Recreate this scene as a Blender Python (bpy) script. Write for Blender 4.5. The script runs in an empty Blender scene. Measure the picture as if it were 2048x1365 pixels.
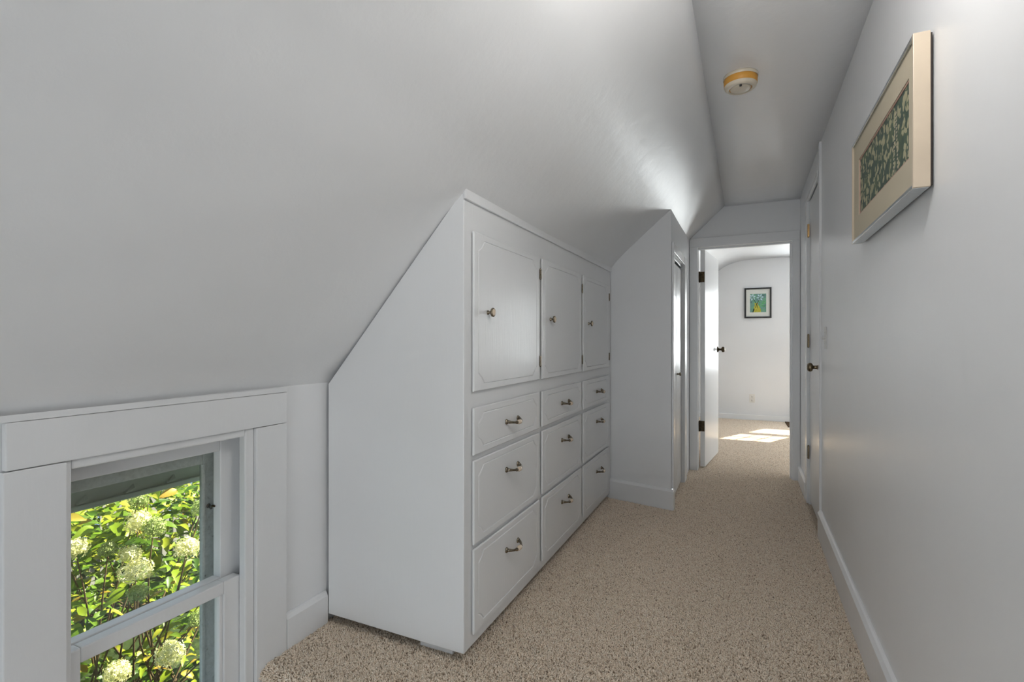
import bpy, bmesh, math, random
from mathutils import Vector, Matrix
random.seed(7)
scene = bpy.context.scene
COL = scene.collection
PI = math.pi

# ------------------------------------------------------------------ camera, world, sun, daylight, exposure
cam_data = bpy.data.cameras.new('camera'); cam = bpy.data.objects.new('camera', cam_data); COL.objects.link(cam)
cam_data.sensor_width = 36.0; cam_data.lens = 1010.0 / 2048.0 * 36.0
cam_data.clip_start = 0.02
cam.location = (0, 0, 1.13); cam.rotation_euler = (PI / 2, 0, math.atan(470.0 / 1010.0))
scene.camera = cam

world = bpy.data.worlds.new('world'); scene.world = world; world.use_nodes = True
bg = world.node_tree.nodes['Background']
bg.inputs['Color'].default_value = (0.62, 0.78, 1.0, 1); bg.inputs['Strength'].default_value = 1.1

sd = bpy.data.lights.new('sun', 'SUN'); sd.energy = 25.0; sd.angle = 0.009; sd.color = (1.0, 0.93, 0.80)
sun = bpy.data.objects.new('sun', sd); COL.objects.link(sun)
sun_dir = Vector((-0.457, -0.889, -0.90)).normalized()          # direction the light travels
sun.rotation_euler = sun_dir.to_track_quat('-Z', 'Y').to_euler(); sun.location = (4, 10, 8)

def area(name, loc, rot, sx, sy, energy, color=(1, 1, 1)):
    d = bpy.data.lights.new(name, 'AREA'); d.shape = 'RECTANGLE'; d.size = sx; d.size_y = sy; d.energy = energy; d.color = color
    o = bpy.data.objects.new(name, d); COL.objects.link(o); o.location = loc; o.rotation_euler = rot
    return o
# daylight in the bedroom window; side, stair and landing lights are added fill
area('daylight_bedroom_window', (0.875, 8.22, 1.30), (-PI / 2, 0, 0), 0.62, 1.15, 70, (0.95, 0.98, 1.0))
area('fill_bedroom_side', (3.42, 6.4, 1.35), (0, PI / 2, 0), 1.2, 1.2, 30, (0.95, 0.98, 1.0))  # added side fill for the bedroom, window invented
area('fill_stairwell', (-0.35, -1.98, -0.05), (PI / 2, 0, 0), 1.1, 1.5, 18.5, (0.97, 0.985, 1.0))  # added fill from behind the camera, window invented
area('fill_landing', (0.56, -0.95, 0.25), (0, PI / 2, 0), 1.3, 1.0, 1.0, (0.97, 0.985, 1.0))  # added low fill for slope and cabinet, window invented

scene.view_settings.view_transform = 'Standard'
scene.view_settings.look = 'None'
scene.view_settings.gamma = 1.0
scene.view_settings.use_curve_mapping = False
scene.view_settings.exposure = 0.20

# ------------------------------------------------------------------ materials
def new_mat(name):
    m = bpy.data.materials.new(name); m.use_nodes = True
    nt = m.node_tree
    return m, nt, nt.nodes['Principled BSDF']

def N(nt, t, **kw):
    n = nt.nodes.new(t)
    for k, v in kw.items(): setattr(n, k, v)
    return n

def tex_obj(nt, scale=(1, 1, 1), world_space=True):
    if world_space:
        g = N(nt, 'ShaderNodeNewGeometry'); out = g.outputs['Position']
    else:
        g = N(nt, 'ShaderNodeTexCoord'); out = g.outputs['Object']
    mp = N(nt, 'ShaderNodeMapping'); mp.inputs['Scale'].default_value = scale
    nt.links.new(out, mp.inputs['Vector'])
    return mp.outputs['Vector']

def noise(nt, vec, scale, detail=4, rough=0.55):
    n = N(nt, 'ShaderNodeTexNoise'); n.inputs['Scale'].default_value = scale
    n.inputs['Detail'].default_value = detail; n.inputs['Roughness'].default_value = rough
    nt.links.new(vec, n.inputs['Vector'])
    return n.outputs['Fac']

def ramp(nt, fac, stops):
    r = N(nt, 'ShaderNodeValToRGB')
    while len(r.color_ramp.elements) < len(stops): r.color_ramp.elements.new(0.5)
    for e, (p, c) in zip(r.color_ramp.elements, stops): e.position = p; e.color = (*c, 1)
    nt.links.new(fac, r.inputs['Fac'])
    return r.outputs['Color']

def add_bump(nt, height, bsdf, strength, dist, prev=None):
    b = N(nt, 'ShaderNodeBump'); b.inputs['Strength'].default_value = strength; b.inputs['Distance'].default_value = dist
    nt.links.new(height, b.inputs['Height'])
    if prev: nt.links.new(prev, b.inputs['Normal'])
    nt.links.new(b.outputs['Normal'], bsdf.inputs['Normal'])
    return b.outputs['Normal']

def paint(name, col, rough=0.3, brush=(6, 6, 1.2), bstr=0.12, lump=0.10, spec=0.5, lump_scale=5.0):
    m, nt, b = new_mat(name)
    v = tex_obj(nt); f = noise(nt, v, 1.3, 3)
    c = ramp(nt, f, [(0.3, tuple(x * 0.97 for x in col)), (0.7, tuple(min(1, x * 1.02) for x in col))])
    nt.links.new(c, b.inputs['Base Color'])
    b.inputs['Roughness'].default_value = rough; b.inputs['Specular IOR Level'].default_value = spec
    p = add_bump(nt, noise(nt, tex_obj(nt, brush), 30, 5), b, bstr, 0.004)
    add_bump(nt, noise(nt, v, lump_scale, 2), b, lump, 0.03, p)
    return m

WALL = (0.865, 0.87, 0.88)
M = {}
M['wall'] = paint('wall_paint', WALL, 0.31, (1, 1, 0.25), 0.10, 0.07)
M['ceil'] = paint('ceiling_paint', (0.865, 0.87, 0.875), 0.40, (1, 1, 1), 0.22, 0.10)
M['ceil_lightened'] = paint('lightened_ceiling_paint', (0.94, 0.945, 0.955), 0.34, (1, 1, 1), 0.25, 0.12)  # missing light put into the colour: slope paint made lighter for the flat ceiling
M['trim'] = paint('trim_paint', (0.865, 0.87, 0.88), 0.26, (3, 3, 0.4), 0.09, 0.03)
M['cab'] = paint('cabinet_paint', (0.865, 0.87, 0.875), 0.28, (3, 3, 0.35), 0.12, 0.04)
M['door'] = paint('door_paint', (0.865, 0.87, 0.875), 0.24, (14, 14, 0.25), 0.30, 0.05)
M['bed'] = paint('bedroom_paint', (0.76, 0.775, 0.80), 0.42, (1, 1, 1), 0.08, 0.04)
M['sash'] = paint('window_paint', (0.82, 0.825, 0.83), 0.28, (3, 3, 0.5), 0.12, 0.03)

def carpet():
    m, nt, b = new_mat('beige_carpet')
    v = tex_obj(nt)
    f1 = noise(nt, v, 150, 4, 0.7); f2 = noise(nt, v, 9, 3)
    c1 = ramp(nt, f1, [(0.33, (0.27, 0.185, 0.125)), (0.41, (0.70, 0.555, 0.425)), (0.52, (0.88, 0.73, 0.58)), (0.70, (0.97, 0.85, 0.71))])
    c2 = ramp(nt, f2, [(0.35, (0.92, 0.91, 0.90)), (0.65, (1.0, 1.0, 1.0))])
    mx = N(nt, 'ShaderNodeMix', data_type='RGBA', blend_type='MULTIPLY'); mx.inputs['Factor'].default_value = 1
    nt.links.new(c1, mx.inputs['A']); nt.links.new(c2, mx.inputs['B'])
    nt.links.new(mx.outputs['Result'], b.inputs['Base Color'])
    b.inputs['Roughness'].default_value = 1.0; b.inputs['Specular IOR Level'].default_value = 0.05
    b.inputs['Sheen Weight'].default_value = 0.1
    p = add_bump(nt, f1, b, 1.0, 0.012)
    add_bump(nt, noise(nt, v, 22, 3), b, 0.35, 0.02, p)
    return m
M['carpet'] = carpet()

def metal(name, col, rough=0.3, mottled=0.0):
    m, nt, b = new_mat(name)
    b.inputs['Metallic'].default_value = 1.0; b.inputs['Roughness'].default_value = rough
    f = noise(nt, tex_obj(nt), 120, 3)
    k = 1 - mottled
    nt.links.new(ramp(nt, f, [(0.35, tuple(x * k for x in col)), (0.65, col)]), b.inputs['Base Color'])
    return m
M['bronze'] = metal('aged_bronze', (0.30, 0.235, 0.15), 0.30, 0.5)
M['dark_bronze'] = metal('dark_bronze', (0.10, 0.075, 0.045), 0.35, 0.6)
M['brass'] = metal('brass', (0.78, 0.50, 0.22), 0.28, 0.3)
M['nickel'] = metal('antique_nickel', (0.32, 0.27, 0.205), 0.20, 0.5)
M['silver'] = metal('silver_metal', (0.62, 0.66, 0.68), 0.22, 0.1)
M['steel'] = metal('dull_steel', (0.45, 0.45, 0.45), 0.35, 0.3)

def plain(name, col, rough=0.5, spec=0.5, var=0.06, scale=8, bump=0.0):
    m, nt, b = new_mat(name)
    f = noise(nt, tex_obj(nt), scale, 4)
    nt.links.new(ramp(nt, f, [(0.3, tuple(x * (1 - var) for x in col)), (0.7, tuple(min(1, x * (1 + var)) for x in col))]), b.inputs['Base Color'])
    b.inputs['Roughness'].default_value = rough; b.inputs['Specular IOR Level'].default_value = spec
    if bump: add_bump(nt, noise(nt, tex_obj(nt), scale * 4, 4), b, bump, 0.004)
    return m
M['ceramic'] = plain('cream_ceramic', (0.74, 0.60, 0.46), 0.15)
M['cream_rail'] = plain('cream_painted_rail', (0.62, 0.52, 0.40), 0.30, var=0.05)
M['dark_edge'] = plain('dark_backing', (0.05, 0.04, 0.035), 0.7)
M['mat_board'] = plain('beige_mat_board', (0.66, 0.56, 0.44), 0.8, 0.2, 0.03)
M['pink_line'] = plain('pink_mat_bevel', (0.60, 0.36, 0.30), 0.8, 0.2)
M['plastic'] = plain('ivory_plastic', (0.74, 0.73, 0.70), 0.35)
M['tan_plastic'] = plain('aged_cream_plastic', (0.74, 0.66, 0.53), 0.40)
M['orange_plastic'] = plain('amber_yellowed_plastic', (0.74, 0.36, 0.06), 0.45)
M['black'] = plain('black_frame', (0.012, 0.012, 0.012), 0.35)
M['white_mat'] = plain('white_mat_board', (0.78, 0.77, 0.76), 0.7, 0.2, 0.02)
M['dark_slot'] = plain('dark_slot', (0.03, 0.03, 0.03), 0.6)
M['gutter'] = plain('pale_grey_gutter', (0.86, 0.89, 0.78), 0.45, bump=0.1)
M['roof'] = plain('roof_deck', (0.20, 0.18, 0.16), 0.9, 0.1)
M['stucco'] = plain('outer_wall', (0.6, 0.6, 0.58), 0.8)
M['dark_slab'] = plain('dark_brown_slab', (0.10, 0.065, 0.04), 1.0, 0.05, 0.3, 80, 0.4)
M['wood_stem'] = plain('shrub_stem', (0.10, 0.07, 0.035), 0.85, 0.1, 0.3, 30)
M['mulch'] = plain('garden_grass', (0.022, 0.036, 0.010), 0.95, 0.1, 0.5, 14, 0.8)
M['blue_board'] = plain('pale_blue_boards', (0.13, 0.19, 0.34), 0.8, 0.1)
M['picket'] = plain('white_pickets', (0.26, 0.255, 0.23), 0.8, 0.1)

def chipped():
    m, nt, b = new_mat('chipped_grey_paint')
    v = tex_obj(nt, (1, 1, 1)); f = noise(nt, v, 60, 5, 0.7)
    nt.links.new(ramp(nt, f, [(0.30, (0.17, 0.16, 0.13)), (0.36, (0.55, 0.58, 0.55)), (0.7, (0.70, 0.73, 0.71))]), b.inputs['Base Color'])
    b.inputs['Roughness'].default_value = 0.6
    add_bump(nt, f, b, 0.5, 0.004)
    return m
M['chipped'] = chipped()

def glass(name='window_glass', f0=0.04, k=0.75, rough=0.02):
    m = bpy.data.materials.new(name); m.use_nodes = True; nt = m.node_tree; nt.nodes.clear()
    out = N(nt, 'ShaderNodeOutputMaterial'); mix = N(nt, 'ShaderNodeMixShader')
    tr = N(nt, 'ShaderNodeBsdfTransparent'); gl = N(nt, 'ShaderNodeBsdfGlossy'); gl.inputs['Roughness'].default_value = rough
    tr.inputs['Color'].default_value = (0.97, 0.98, 0.97, 1)
    lw = N(nt, 'ShaderNodeLayerWeight'); lw.inputs['Blend'].default_value = 0.5        # Schlick reflectance of a thin pane
    pw = N(nt, 'ShaderNodeMath', operation='POWER'); pw.inputs[1].default_value = 5.0
    ma = N(nt, 'ShaderNodeMath', operation='MULTIPLY_ADD'); ma.inputs[1].default_value = k; ma.inputs[2].default_value = f0
    nt.links.new(lw.outputs['Facing'], pw.inputs[0]); nt.links.new(pw.outputs[0], ma.inputs[0])
    nt.links.new(ma.outputs[0], mix.inputs[0]); nt.links.new(tr.outputs[0], mix.inputs[1]); nt.links.new(gl.outputs[0], mix.inputs[2])
    nt.links.new(mix.outputs[0], out.inputs['Surface'])
    return m
M['clear_glass'] = glass('picture_glass', 0.010, 0.08, 0.35)
M['glass'] = glass()

def fill_lamp_glass():
    m, nt, b = new_mat('opal_fill_glass')
    b.inputs['Base Color'].default_value = (0.9, 0.88, 0.84, 1)
    b.inputs['Emission Color'].default_value = (1.0, 0.975, 0.94, 1); b.inputs['Emission Strength'].default_value = 23.0
    return m
M['opal'] = fill_lamp_glass()

def leaf_mat(name, stops, per_island):
    m = bpy.data.materials.new(name); m.use_nodes = True; nt = m.node_tree; nt.nodes.clear()
    out = N(nt, 'ShaderNodeOutputMaterial'); mix = N(nt, 'ShaderNodeMixShader'); mix.inputs[0].default_value = 0.42
    df = N(nt, 'ShaderNodeBsdfPrincipled'); df.inputs['Roughness'].default_value = 0.42; df.inputs['Specular IOR Level'].default_value = 0.35
    tl = N(nt, 'ShaderNodeBsdfTranslucent')
    rnd = N(nt, 'ShaderNodeNewGeometry').outputs['Random Per Island'] if per_island else N(nt, 'ShaderNodeObjectInfo').outputs['Random']
    c = ramp(nt, rnd, stops)
    f = noise(nt, tex_obj(nt), 40, 3)
    mx = N(nt, 'ShaderNodeMix', data_type='RGBA', blend_type='MULTIPLY'); mx.inputs['Factor'].default_value = 1
    nt.links.new(c, mx.inputs['A']); nt.links.new(ramp(nt, f, [(0.3, (0.8, 0.85, 0.7)), (0.7, (1, 1, 1))]), mx.inputs['B'])
    nt.links.new(mx.outputs['Result'], df.inputs['Base Color']); nt.links.new(mx.outputs['Result'], tl.inputs['Color'])
    nt.links.new(df.outputs[0], mix.inputs[1]); nt.links.new(tl.outputs[0], mix.inputs[2]); nt.links.new(mix.outputs[0], out.inputs['Surface'])
    return m
LS = [(0.0, (0.055, 0.125, 0.010)), (0.40, (0.14, 0.235, 0.014)), (0.78, (0.27, 0.335, 0.022)), (0.93, (0.38, 0.37, 0.035)), (1.0, (0.46, 0.28, 0.045))]
M['leaf'] = leaf_mat('hydrangea_leaf', LS, False)
M['leaves'] = leaf_mat('hydrangea_leaf_mass', LS, True)
M['hedge'] = leaf_mat('hedge_leaf_mass', [(0, (0.05, 0.12, 0.015)), (1, (0.13, 0.24, 0.03))], True)
FS = [(0.0, (0.64, 0.62, 0.24)), (0.5, (0.80, 0.76, 0.44)), (1.0, (0.88, 0.85, 0.62))]
M['floret'] = leaf_mat('cream_floret', FS, True)
M['floret_green'] = leaf_mat('green_floret', [(0.0, (0.22, 0.32, 0.07)), (1.0, (0.44, 0.48, 0.20))], True)

def print_mat():
    m, nt, b = new_mat('botanical_print')
    v = tex_obj(nt)
    nz = N(nt, 'ShaderNodeTexNoise'); nz.inputs['Scale'].default_value = 28; nz.inputs['Detail'].default_value = 2
    nt.links.new(v, nz.inputs['Vector'])
    mxv = N(nt, 'ShaderNodeMix', data_type='VECTOR'); mxv.inputs['Factor'].default_value = 0.045
    nt.links.new(v, mxv.inputs['A']); nt.links.new(nz.outputs['Color'], mxv.inputs['B'])
    vo = N(nt, 'ShaderNodeTexVoronoi'); vo.inputs['Scale'].default_value = 44
    nt.links.new(mxv.outputs['Result'], vo.inputs['Vector'])
    blob = ramp(nt, vo.outputs['Distance'], [(0.40, (1, 1, 1)), (0.47, (0, 0, 0))])
    green = ramp(nt, noise(nt, v, 22, 3), [(0.30, (0.040, 0.065, 0.060)), (0.5, (0.065, 0.105, 0.080)), (0.68, (0.13, 0.165, 0.085))])
    mx = N(nt, 'ShaderNodeMix', data_type='RGBA')
    nt.links.new(blob, mx.inputs['Factor']); nt.links.new(green, mx.inputs['A']); mx.inputs['B'].default_value = (0.50, 0.45, 0.29, 1)
    nt.links.new(mx.outputs['Result'], b.inputs['Base Color']); b.inputs['Roughness'].default_value = 0.75
    return m
M['print'] = print_mat()
M['paint_bg'] = None
def painting_bg():
    m, nt, b = new_mat('watercolour_ground')
    f = noise(nt, tex_obj(nt, (1, 1, 1.5)), 16, 4, 0.65)
    nt.links.new(ramp(nt, f, [(0.30, (0.06, 0.14, 0.16)), (0.45, (0.16, 0.33, 0.30)), (0.58, (0.15, 0.40, 0.22)), (0.72, (0.35, 0.52, 0.52))]), b.inputs['Base Color'])
    b.inputs['Roughness'].default_value = 0.7
    return m
M['paint_bg'] = painting_bg()
M['petal_blue'] = plain('pale_blue_petals', (0.55, 0.70, 0.82), 0.7, 0.2, 0.2, 90)
M['vase_yellow'] = plain('yellow_vase_paint', (0.55, 0.50, 0.06), 0.7, 0.2, 0.35, 60)
M['stroke'] = plain('dark_stroke', (0.02, 0.05, 0.04), 0.7, 0.2)
M['grass_patch'] = plain('green_paint_patch', (0.09, 0.42, 0.12), 0.7, 0.2, 0.4, 60)

# ------------------------------------------------------------------ mesh helpers
class MB:
    """collects shapes into one bmesh; build() links it as ONE mesh object"""
    def __init__(s): s.bm = bmesh.new(); s.mi = 0
    def _faces(s, before):
        for f in s.bm.faces:
            if f not in before: f.material_index = s.mi
    def poly(s, vs, faces):
        v = [s.bm.verts.new(p) for p in vs]
        for f in faces:
            try: fc = s.bm.faces.new([v[i] for i in f]); fc.material_index = s.mi
            except ValueError: pass
        return s
    def box(s, x0, x1, y0, y1, z0, z1):
        vs = [(x0, y0, z0), (x1, y0, z0), (x1, y1, z0), (x0, y1, z0), (x0, y0, z1), (x1, y0, z1), (x1, y1, z1), (x0, y1, z1)]
        return s.poly(vs, [(0, 3, 2, 1), (4, 5, 6, 7), (0, 1, 5, 4), (1, 2, 6, 5), (2, 3, 7, 6), (3, 0, 4, 7)])
    def prism(s, pts, axis, a0, a1):
        """pts 2D polygon; axis 'y': pts are (x,z) swept in y; 'x': (y,z) swept in x; 'z': (x,y)"""
        def mk(p, a): return (p[0], a, p[1]) if axis == 'y' else ((a, p[0], p[1]) if axis == 'x' else (p[0], p[1], a))
        n = len(pts)
        vs = [mk(p, a0) for p in pts] + [mk(p, a1) for p in pts]
        fs = [tuple(range(n)), tuple(range(2 * n - 1, n - 1, -1))] + [(i, i + n, (i + 1) % n + n, (i + 1) % n) for i in range(n)]
        return s.poly(vs, fs)
    def lathe(s, prof, origin, axis, seg=24):
        """prof: (r, h) list; axis a unit Vector"""
        ax = Vector(axis).normalized(); t = ax.orthogonal().normalized(); b = ax.cross(t)
        o = Vector(origin); rings = []
        for r, h in prof:
            if r < 1e-6: rings.append([s.bm.verts.new(o + ax * h)])
            else: rings.append([s.bm.verts.new(o + ax * h + (t * math.cos(2 * PI * i / seg) + b * math.sin(2 * PI * i / seg)) * r) for i in range(seg)])
        for A, B in zip(rings, rings[1:]):
            for i in range(seg):
                j = (i + 1) % seg
                if len(A) == 1 and len(B) == 1: continue
                if len(A) == 1: f = [A[0], B[j], B[i]]
                elif len(B) == 1: f = [A[i], A[j], B[0]]
                else: f = [A[i], A[j], B[j], B[i]]
                fc = s.bm.faces.new(f); fc.material_index = s.mi; fc.smooth = True
        return s
    def tube(s, pts, rad, seg=10, squash=1.0):
        pts = [Vector(p) for p in pts]; n = len(pts)
        rads = rad if isinstance(rad, (list, tuple)) else [rad] * n
        rings = []; up = Vector((0, 0, 1))
        for i, p in enumerate(pts):
            d = (pts[min(i + 1, n - 1)] - pts[max(i - 1, 0)]).normalized()
            t = d.cross(up); t = t.normalized() if t.length > 1e-4 else d.orthogonal().normalized()
            b = d.cross(t)
            rings.append([s.bm.verts.new(p + (t * math.cos(2 * PI * k / seg) + b * math.sin(2 * PI * k / seg) * squash) * rads[i]) for k in range(seg)])
        for A, B in zip(rings, rings[1:]):
            for k in range(seg):
                fc = s.bm.faces.new([A[k], A[(k + 1) % seg], B[(k + 1) % seg], B[k]]); fc.material_index = s.mi; fc.smooth = True
        for R, rev in ((rings[0], True), (rings[-1], False)):
            fc = s.bm.faces.new(R[::-1] if rev else R); fc.material_index = s.mi
        return s
    def build(s, name, mat, parent=None, bevel=0.0, seg=2, loc=None):
        bmesh.ops.recalc_face_normals(s.bm, faces=s.bm.faces)
        me = bpy.data.meshes.new(name); s.bm.to_mesh(me); s.bm.free()
        for m in (mat if isinstance(mat, (list, tuple)) else [mat]): me.materials.append(m)
        o = bpy.data.objects.new(name, me); COL.objects.link(o)
        if parent is not None: adopt(o, parent)
        if loc is not None: o.location = loc
        if bevel:
            md = o.modifiers.new('bevel', 'BEVEL'); md.width = bevel; md.segments = seg; md.limit_method = 'ANGLE'; md.angle_limit = math.radians(40)
            md.harden_normals = False
        return o

def world_loc(o):
    v = Vector((0, 0, 0))
    while o is not None: v += o.location; o = o.parent
    return v
def adopt(o, parent):
    """parts are modelled in world coordinates; shift them under an Empty that stands at the thing's base"""
    o.parent = parent
    o.location = -world_loc(parent)
def empty(name, loc, label, cat, group=None):
    o = bpy.data.objects.new(name, None); COL.objects.link(o); o.location = loc; o.empty_display_size = 0.05
    tag(o, label, cat, group); return o
def tag(o, label=None, cat=None, group=None):
    if label: o['label'] = label
    if cat: o['category'] = cat
    if group: o['group'] = group
    return o
def struct(o, label=None):
    o['kind'] = 'structure'
    if label: o['label'] = label
    return o
def box(name, x0, x1, y0, y1, z0, z1, mat, parent=None, bevel=0.0):
    return MB().box(x0, x1, y0, y1, z0, z1).build(name, mat, parent, bevel)

# ------------------------------------------------------------------ the setting: floor and stairs
FX0, FX1, Y0, YE = -1.60, 0.44, -1.80, 4.74
XR = 0.39            # right wall
XK = -1.54           # knee wall
b = MB(); b.box(-1.6, 3.3, 1.275, 8.1, -0.06, -0.005)
struct(b.build('floor', M['carpet']), 'beige cut-pile carpet of the hall and bedroom')
def carpet_pile():
    """cut pile: countless little yarn tufts standing on the floor and over the stair edge"""
    m, nt, b = new_mat('carpet_yarn')
    r = N(nt, 'ShaderNodeObjectInfo').outputs['Random']
    nt.links.new(ramp(nt, r, [(0.0, (0.38, 0.28, 0.20)), (0.08, (0.80, 0.66, 0.52)), (0.5, (0.93, 0.79, 0.645)), (1.0, (0.98, 0.89, 0.77))]), b.inputs['Base Color'])
    b.inputs['Roughness'].default_value = 1.0; b.inputs['Specular IOR Level'].default_value = 0.05
    tb = MB(); tb.tube([(0, 0, -0.002), (0.0008, 0, 0.0025), (0.0024, 0.0003, 0.0062), (0.0040, 0.0002, 0.0080)], [0.0016, 0.0021, 0.0019, 0.0007], 5)
    tuft = tb.build('yarn_tuft', m); tm = tuft.data; bpy.data.objects.remove(tuft)
    # carrier surface, following the floor and the rolled edge
    cb = MB(); prof_ = [(1.60, -0.005), (1.25, -0.005)]
    for k in range(1, 7):
        a = PI / 2 + k * PI / 8; prof_.append((1.245 + 0.030 * math.cos(a), -0.035 + 0.030 * math.sin(a)))
    for (ya, za), (yb, zb) in zip(prof_, prof_[1:]):
        cb.poly([(-1.535, ya, za), (0.375, ya, za), (0.375, yb, zb), (-1.535, yb, zb)], [(0, 1, 2, 3)])
    cb.poly([(-0.97, 4.70, -0.005), (0.375, 4.70, -0.005), (0.375, 1.60, -0.005), (-0.97, 1.60, -0.005)], [(0, 1, 2, 3)])
    cb.poly([(-0.75, 7.98, -0.005), (0.95, 7.98, -0.005), (0.95, 4.70, -0.005), (-0.75, 4.70, -0.005)], [(0, 1, 2, 3)])
    bm = cb.bm; bmesh.ops.recalc_face_normals(bm, faces=bm.faces)
    me = bpy.data.meshes.new('carpet_pile'); bm.to_mesh(me); bm.free()
    for p in me.polygons:
        if p.normal.z < 0 or (abs(p.normal.z) < 0.05 and p.normal.y > 0): p.flip()
    o = bpy.data.objects.new('carpet_pile', me); COL.objects.link(o); me.materials.append(m)
    ng = bpy.data.node_groups.new('pile', 'GeometryNodeTree')
    ng.interface.new_socket('Geometry', in_out='INPUT', socket_type='NodeSocketGeometry'); ng.interface.new_socket('Geometry', in_out='OUTPUT', socket_type='NodeSocketGeometry')
    gi = ng.nodes.new('NodeGroupInput'); go = ng.nodes.new('NodeGroupOutput')
    dp = ng.nodes.new('GeometryNodeDistributePointsOnFaces'); dp.inputs['Density'].default_value = 62000.0
    ip = ng.nodes.new('GeometryNodeInstanceOnPoints')
    to = bpy.data.objects.new('yarn_tuft', tm)
    oi = ng.nodes.new('GeometryNodeObjectInfo'); oi.inputs['Object'].default_value = to; oi.inputs['As Instance'].default_value = True
    rv = ng.nodes.new('FunctionNodeRandomValue'); rv.data_type = 'FLOAT_VECTOR'; rv.inputs[0].default_value = (-0.55, -0.55, 0); rv.inputs[1].default_value = (0.55, 0.55, 6.283)
    rs = ng.nodes.new('FunctionNodeRandomValue'); rs.data_type = 'FLOAT'; rs.inputs[2].default_value = 0.75; rs.inputs[3].default_value = 1.2
    rr = ng.nodes.new('FunctionNodeRotateRotation') if hasattr(bpy.types, 'FunctionNodeRotateRotation') else None
    L = ng.links
    L.new(gi.outputs[0], dp.inputs['Mesh']); L.new(dp.outputs['Points'], ip.inputs['Points']); L.new(oi.outputs['Geometry'], ip.inputs['Instance'])
    if rr:
        e2 = ng.nodes.new('FunctionNodeEulerToRotation'); L.new(rv.outputs[0], e2.inputs[0])
        rr.rotation_space = 'LOCAL'
        L.new(dp.outputs['Rotation'], rr.inputs[0]); L.new(e2.outputs[0], rr.inputs[1]); L.new(rr.outputs[0], ip.inputs['Rotation'])
    else: L.new(rv.outputs[0], ip.inputs['Rotation'])
    L.new(rs.outputs[1], ip.inputs['Scale']); L.new(ip.outputs[0], go.inputs[0])
    md = o.modifiers.new('pile', 'NODES'); md.node_group = ng
    o['kind'] = 'stuff'; tag(o, 'beige cut pile of the hall carpet', 'carpet')
carpet_pile()
# rounded carpeted top edge and the steps below it
def step(name, y_edge, z_top, depth, label):
    pts = []
    r = 0.030
    pts.append((y_edge + depth, z_top)); 
    for k in range(0, 9):
        a = PI / 2 + k * PI / 8
        pts.append((y_edge + r + r * math.cos(a), z_top - r + r * math.sin(a)))
    pts += [(y_edge + 0.04, z_top - 0.062), (y_edge + 0.04, z_top - 0.19), (y_edge + depth, z_top - 0.19)]
    o = MB().prism(pts, 'x', -1.545, 0.388).build(name, M['carpet'])
    for p in o.data.polygons: p.use_smooth = False
    return struct(o, label)
step('floor_nosing', 1.215, -0.005, 0.058, 'carpet rolled over the top edge of the stairs')
for k in range(5):
    step('stair_step', 1.215 - 0.25 * (k + 1), -0.19 * (k + 1), 0.29, 'carpeted stair step going down to the landing')
box('floor_landing', -1.6, 0.44, -1.85, 0.02, -1.20, -1.14, M['carpet'])['kind'] = 'structure'

# ------------------------------------------------------------------ walls
SL = [(-1.60, 0.885), (-1.525, 0.962), (-1.21, 1.315), (-0.895, 1.668), (-0.68, 1.840), (-0.465, 2.012), (-0.31, 2.150), (-0.17, 2.290)]
def slope_z(x):
    for (a, za), (c, zc) in zip(SL, SL[1:]):
        if a <= x <= c: return za + (zc - za) * (x - a) / (c - a)
    return SL[-1][1]

w = MB()
w.box(XR, XR + 0.1, -0.45, 3.46, -1.3, 2.34); w.box(XR, XR + 0.1, -1.9, -1.45, -1.3, 2.34); w.box(XR, XR + 0.1, -1.45, -0.45, -1.3, -0.4); w.box(XR, XR + 0.1, -1.45, -0.45, 0.9, 2.34); w.box(XR, XR + 0.1, 3.46, 4.05, 2.115, 2.34); w.box(XR, XR + 0.1, 4.05, YE, -0.06, 2.34)
w.box(XR + 0.06, XR + 0.1, 3.46, 4.05, -0.06, 2.115)
struct(w.build('wall_right', M['wall']), 'white painted wall of the hall carrying the framed print')

w = MB()   # knee wall with the stair window cut out
WY0, WY1, WZ0, WZ1 = 0.655, 1.212, -0.20, 0.832
w.box(-1.74, XK, -1.9, WY0, -1.3, 0.99); w.box(-1.74, XK, WY1, 4.70, -1.3, 0.99)
w.box(-1.74, XK, WY0, WY1, -1.3, WZ0); w.box(-1.74, XK, WY0, WY1, WZ1, 0.99)
struct(w.build('wall_left', M['wall']), 'low knee wall under the sloped ceiling with the small window')

w = MB()   # wall across the end of the hall, door opening left free
w.prism([(-1.74, -0.06), (-0.400, -0.06), (-0.400, 2.16), (-1.74, 0.90)], 'y', 4.685, 4.80)
w.box(0.340, 3.3, 4.685, 4.80, -0.06, 2.40)
w.prism([(-0.400, 1.955), (0.340, 1.955), (0.340, 2.36), (-0.16, 2.36), (-0.400, 2.14)], 'y', 4.685, 4.80)
struct(w.build('wall_end', M['wall']), 'white wall at the end of the hall around the open doorway')

w = MB()
w.box(-1.74, -0.90, -1.90, -1.80, -1.3, 2.3); w.box(0.20, 0.49, -1.90, -1.80, -1.3, 2.3)
w.box(-0.90, 0.20, -1.90, -1.80, -1.3, -0.8); w.box(-0.90, 0.20, -1.90, -1.80, 0.7, 2.3)
struct(w.build('wall_back', M['wall']), 'stairwell wall behind the stairs')

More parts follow.
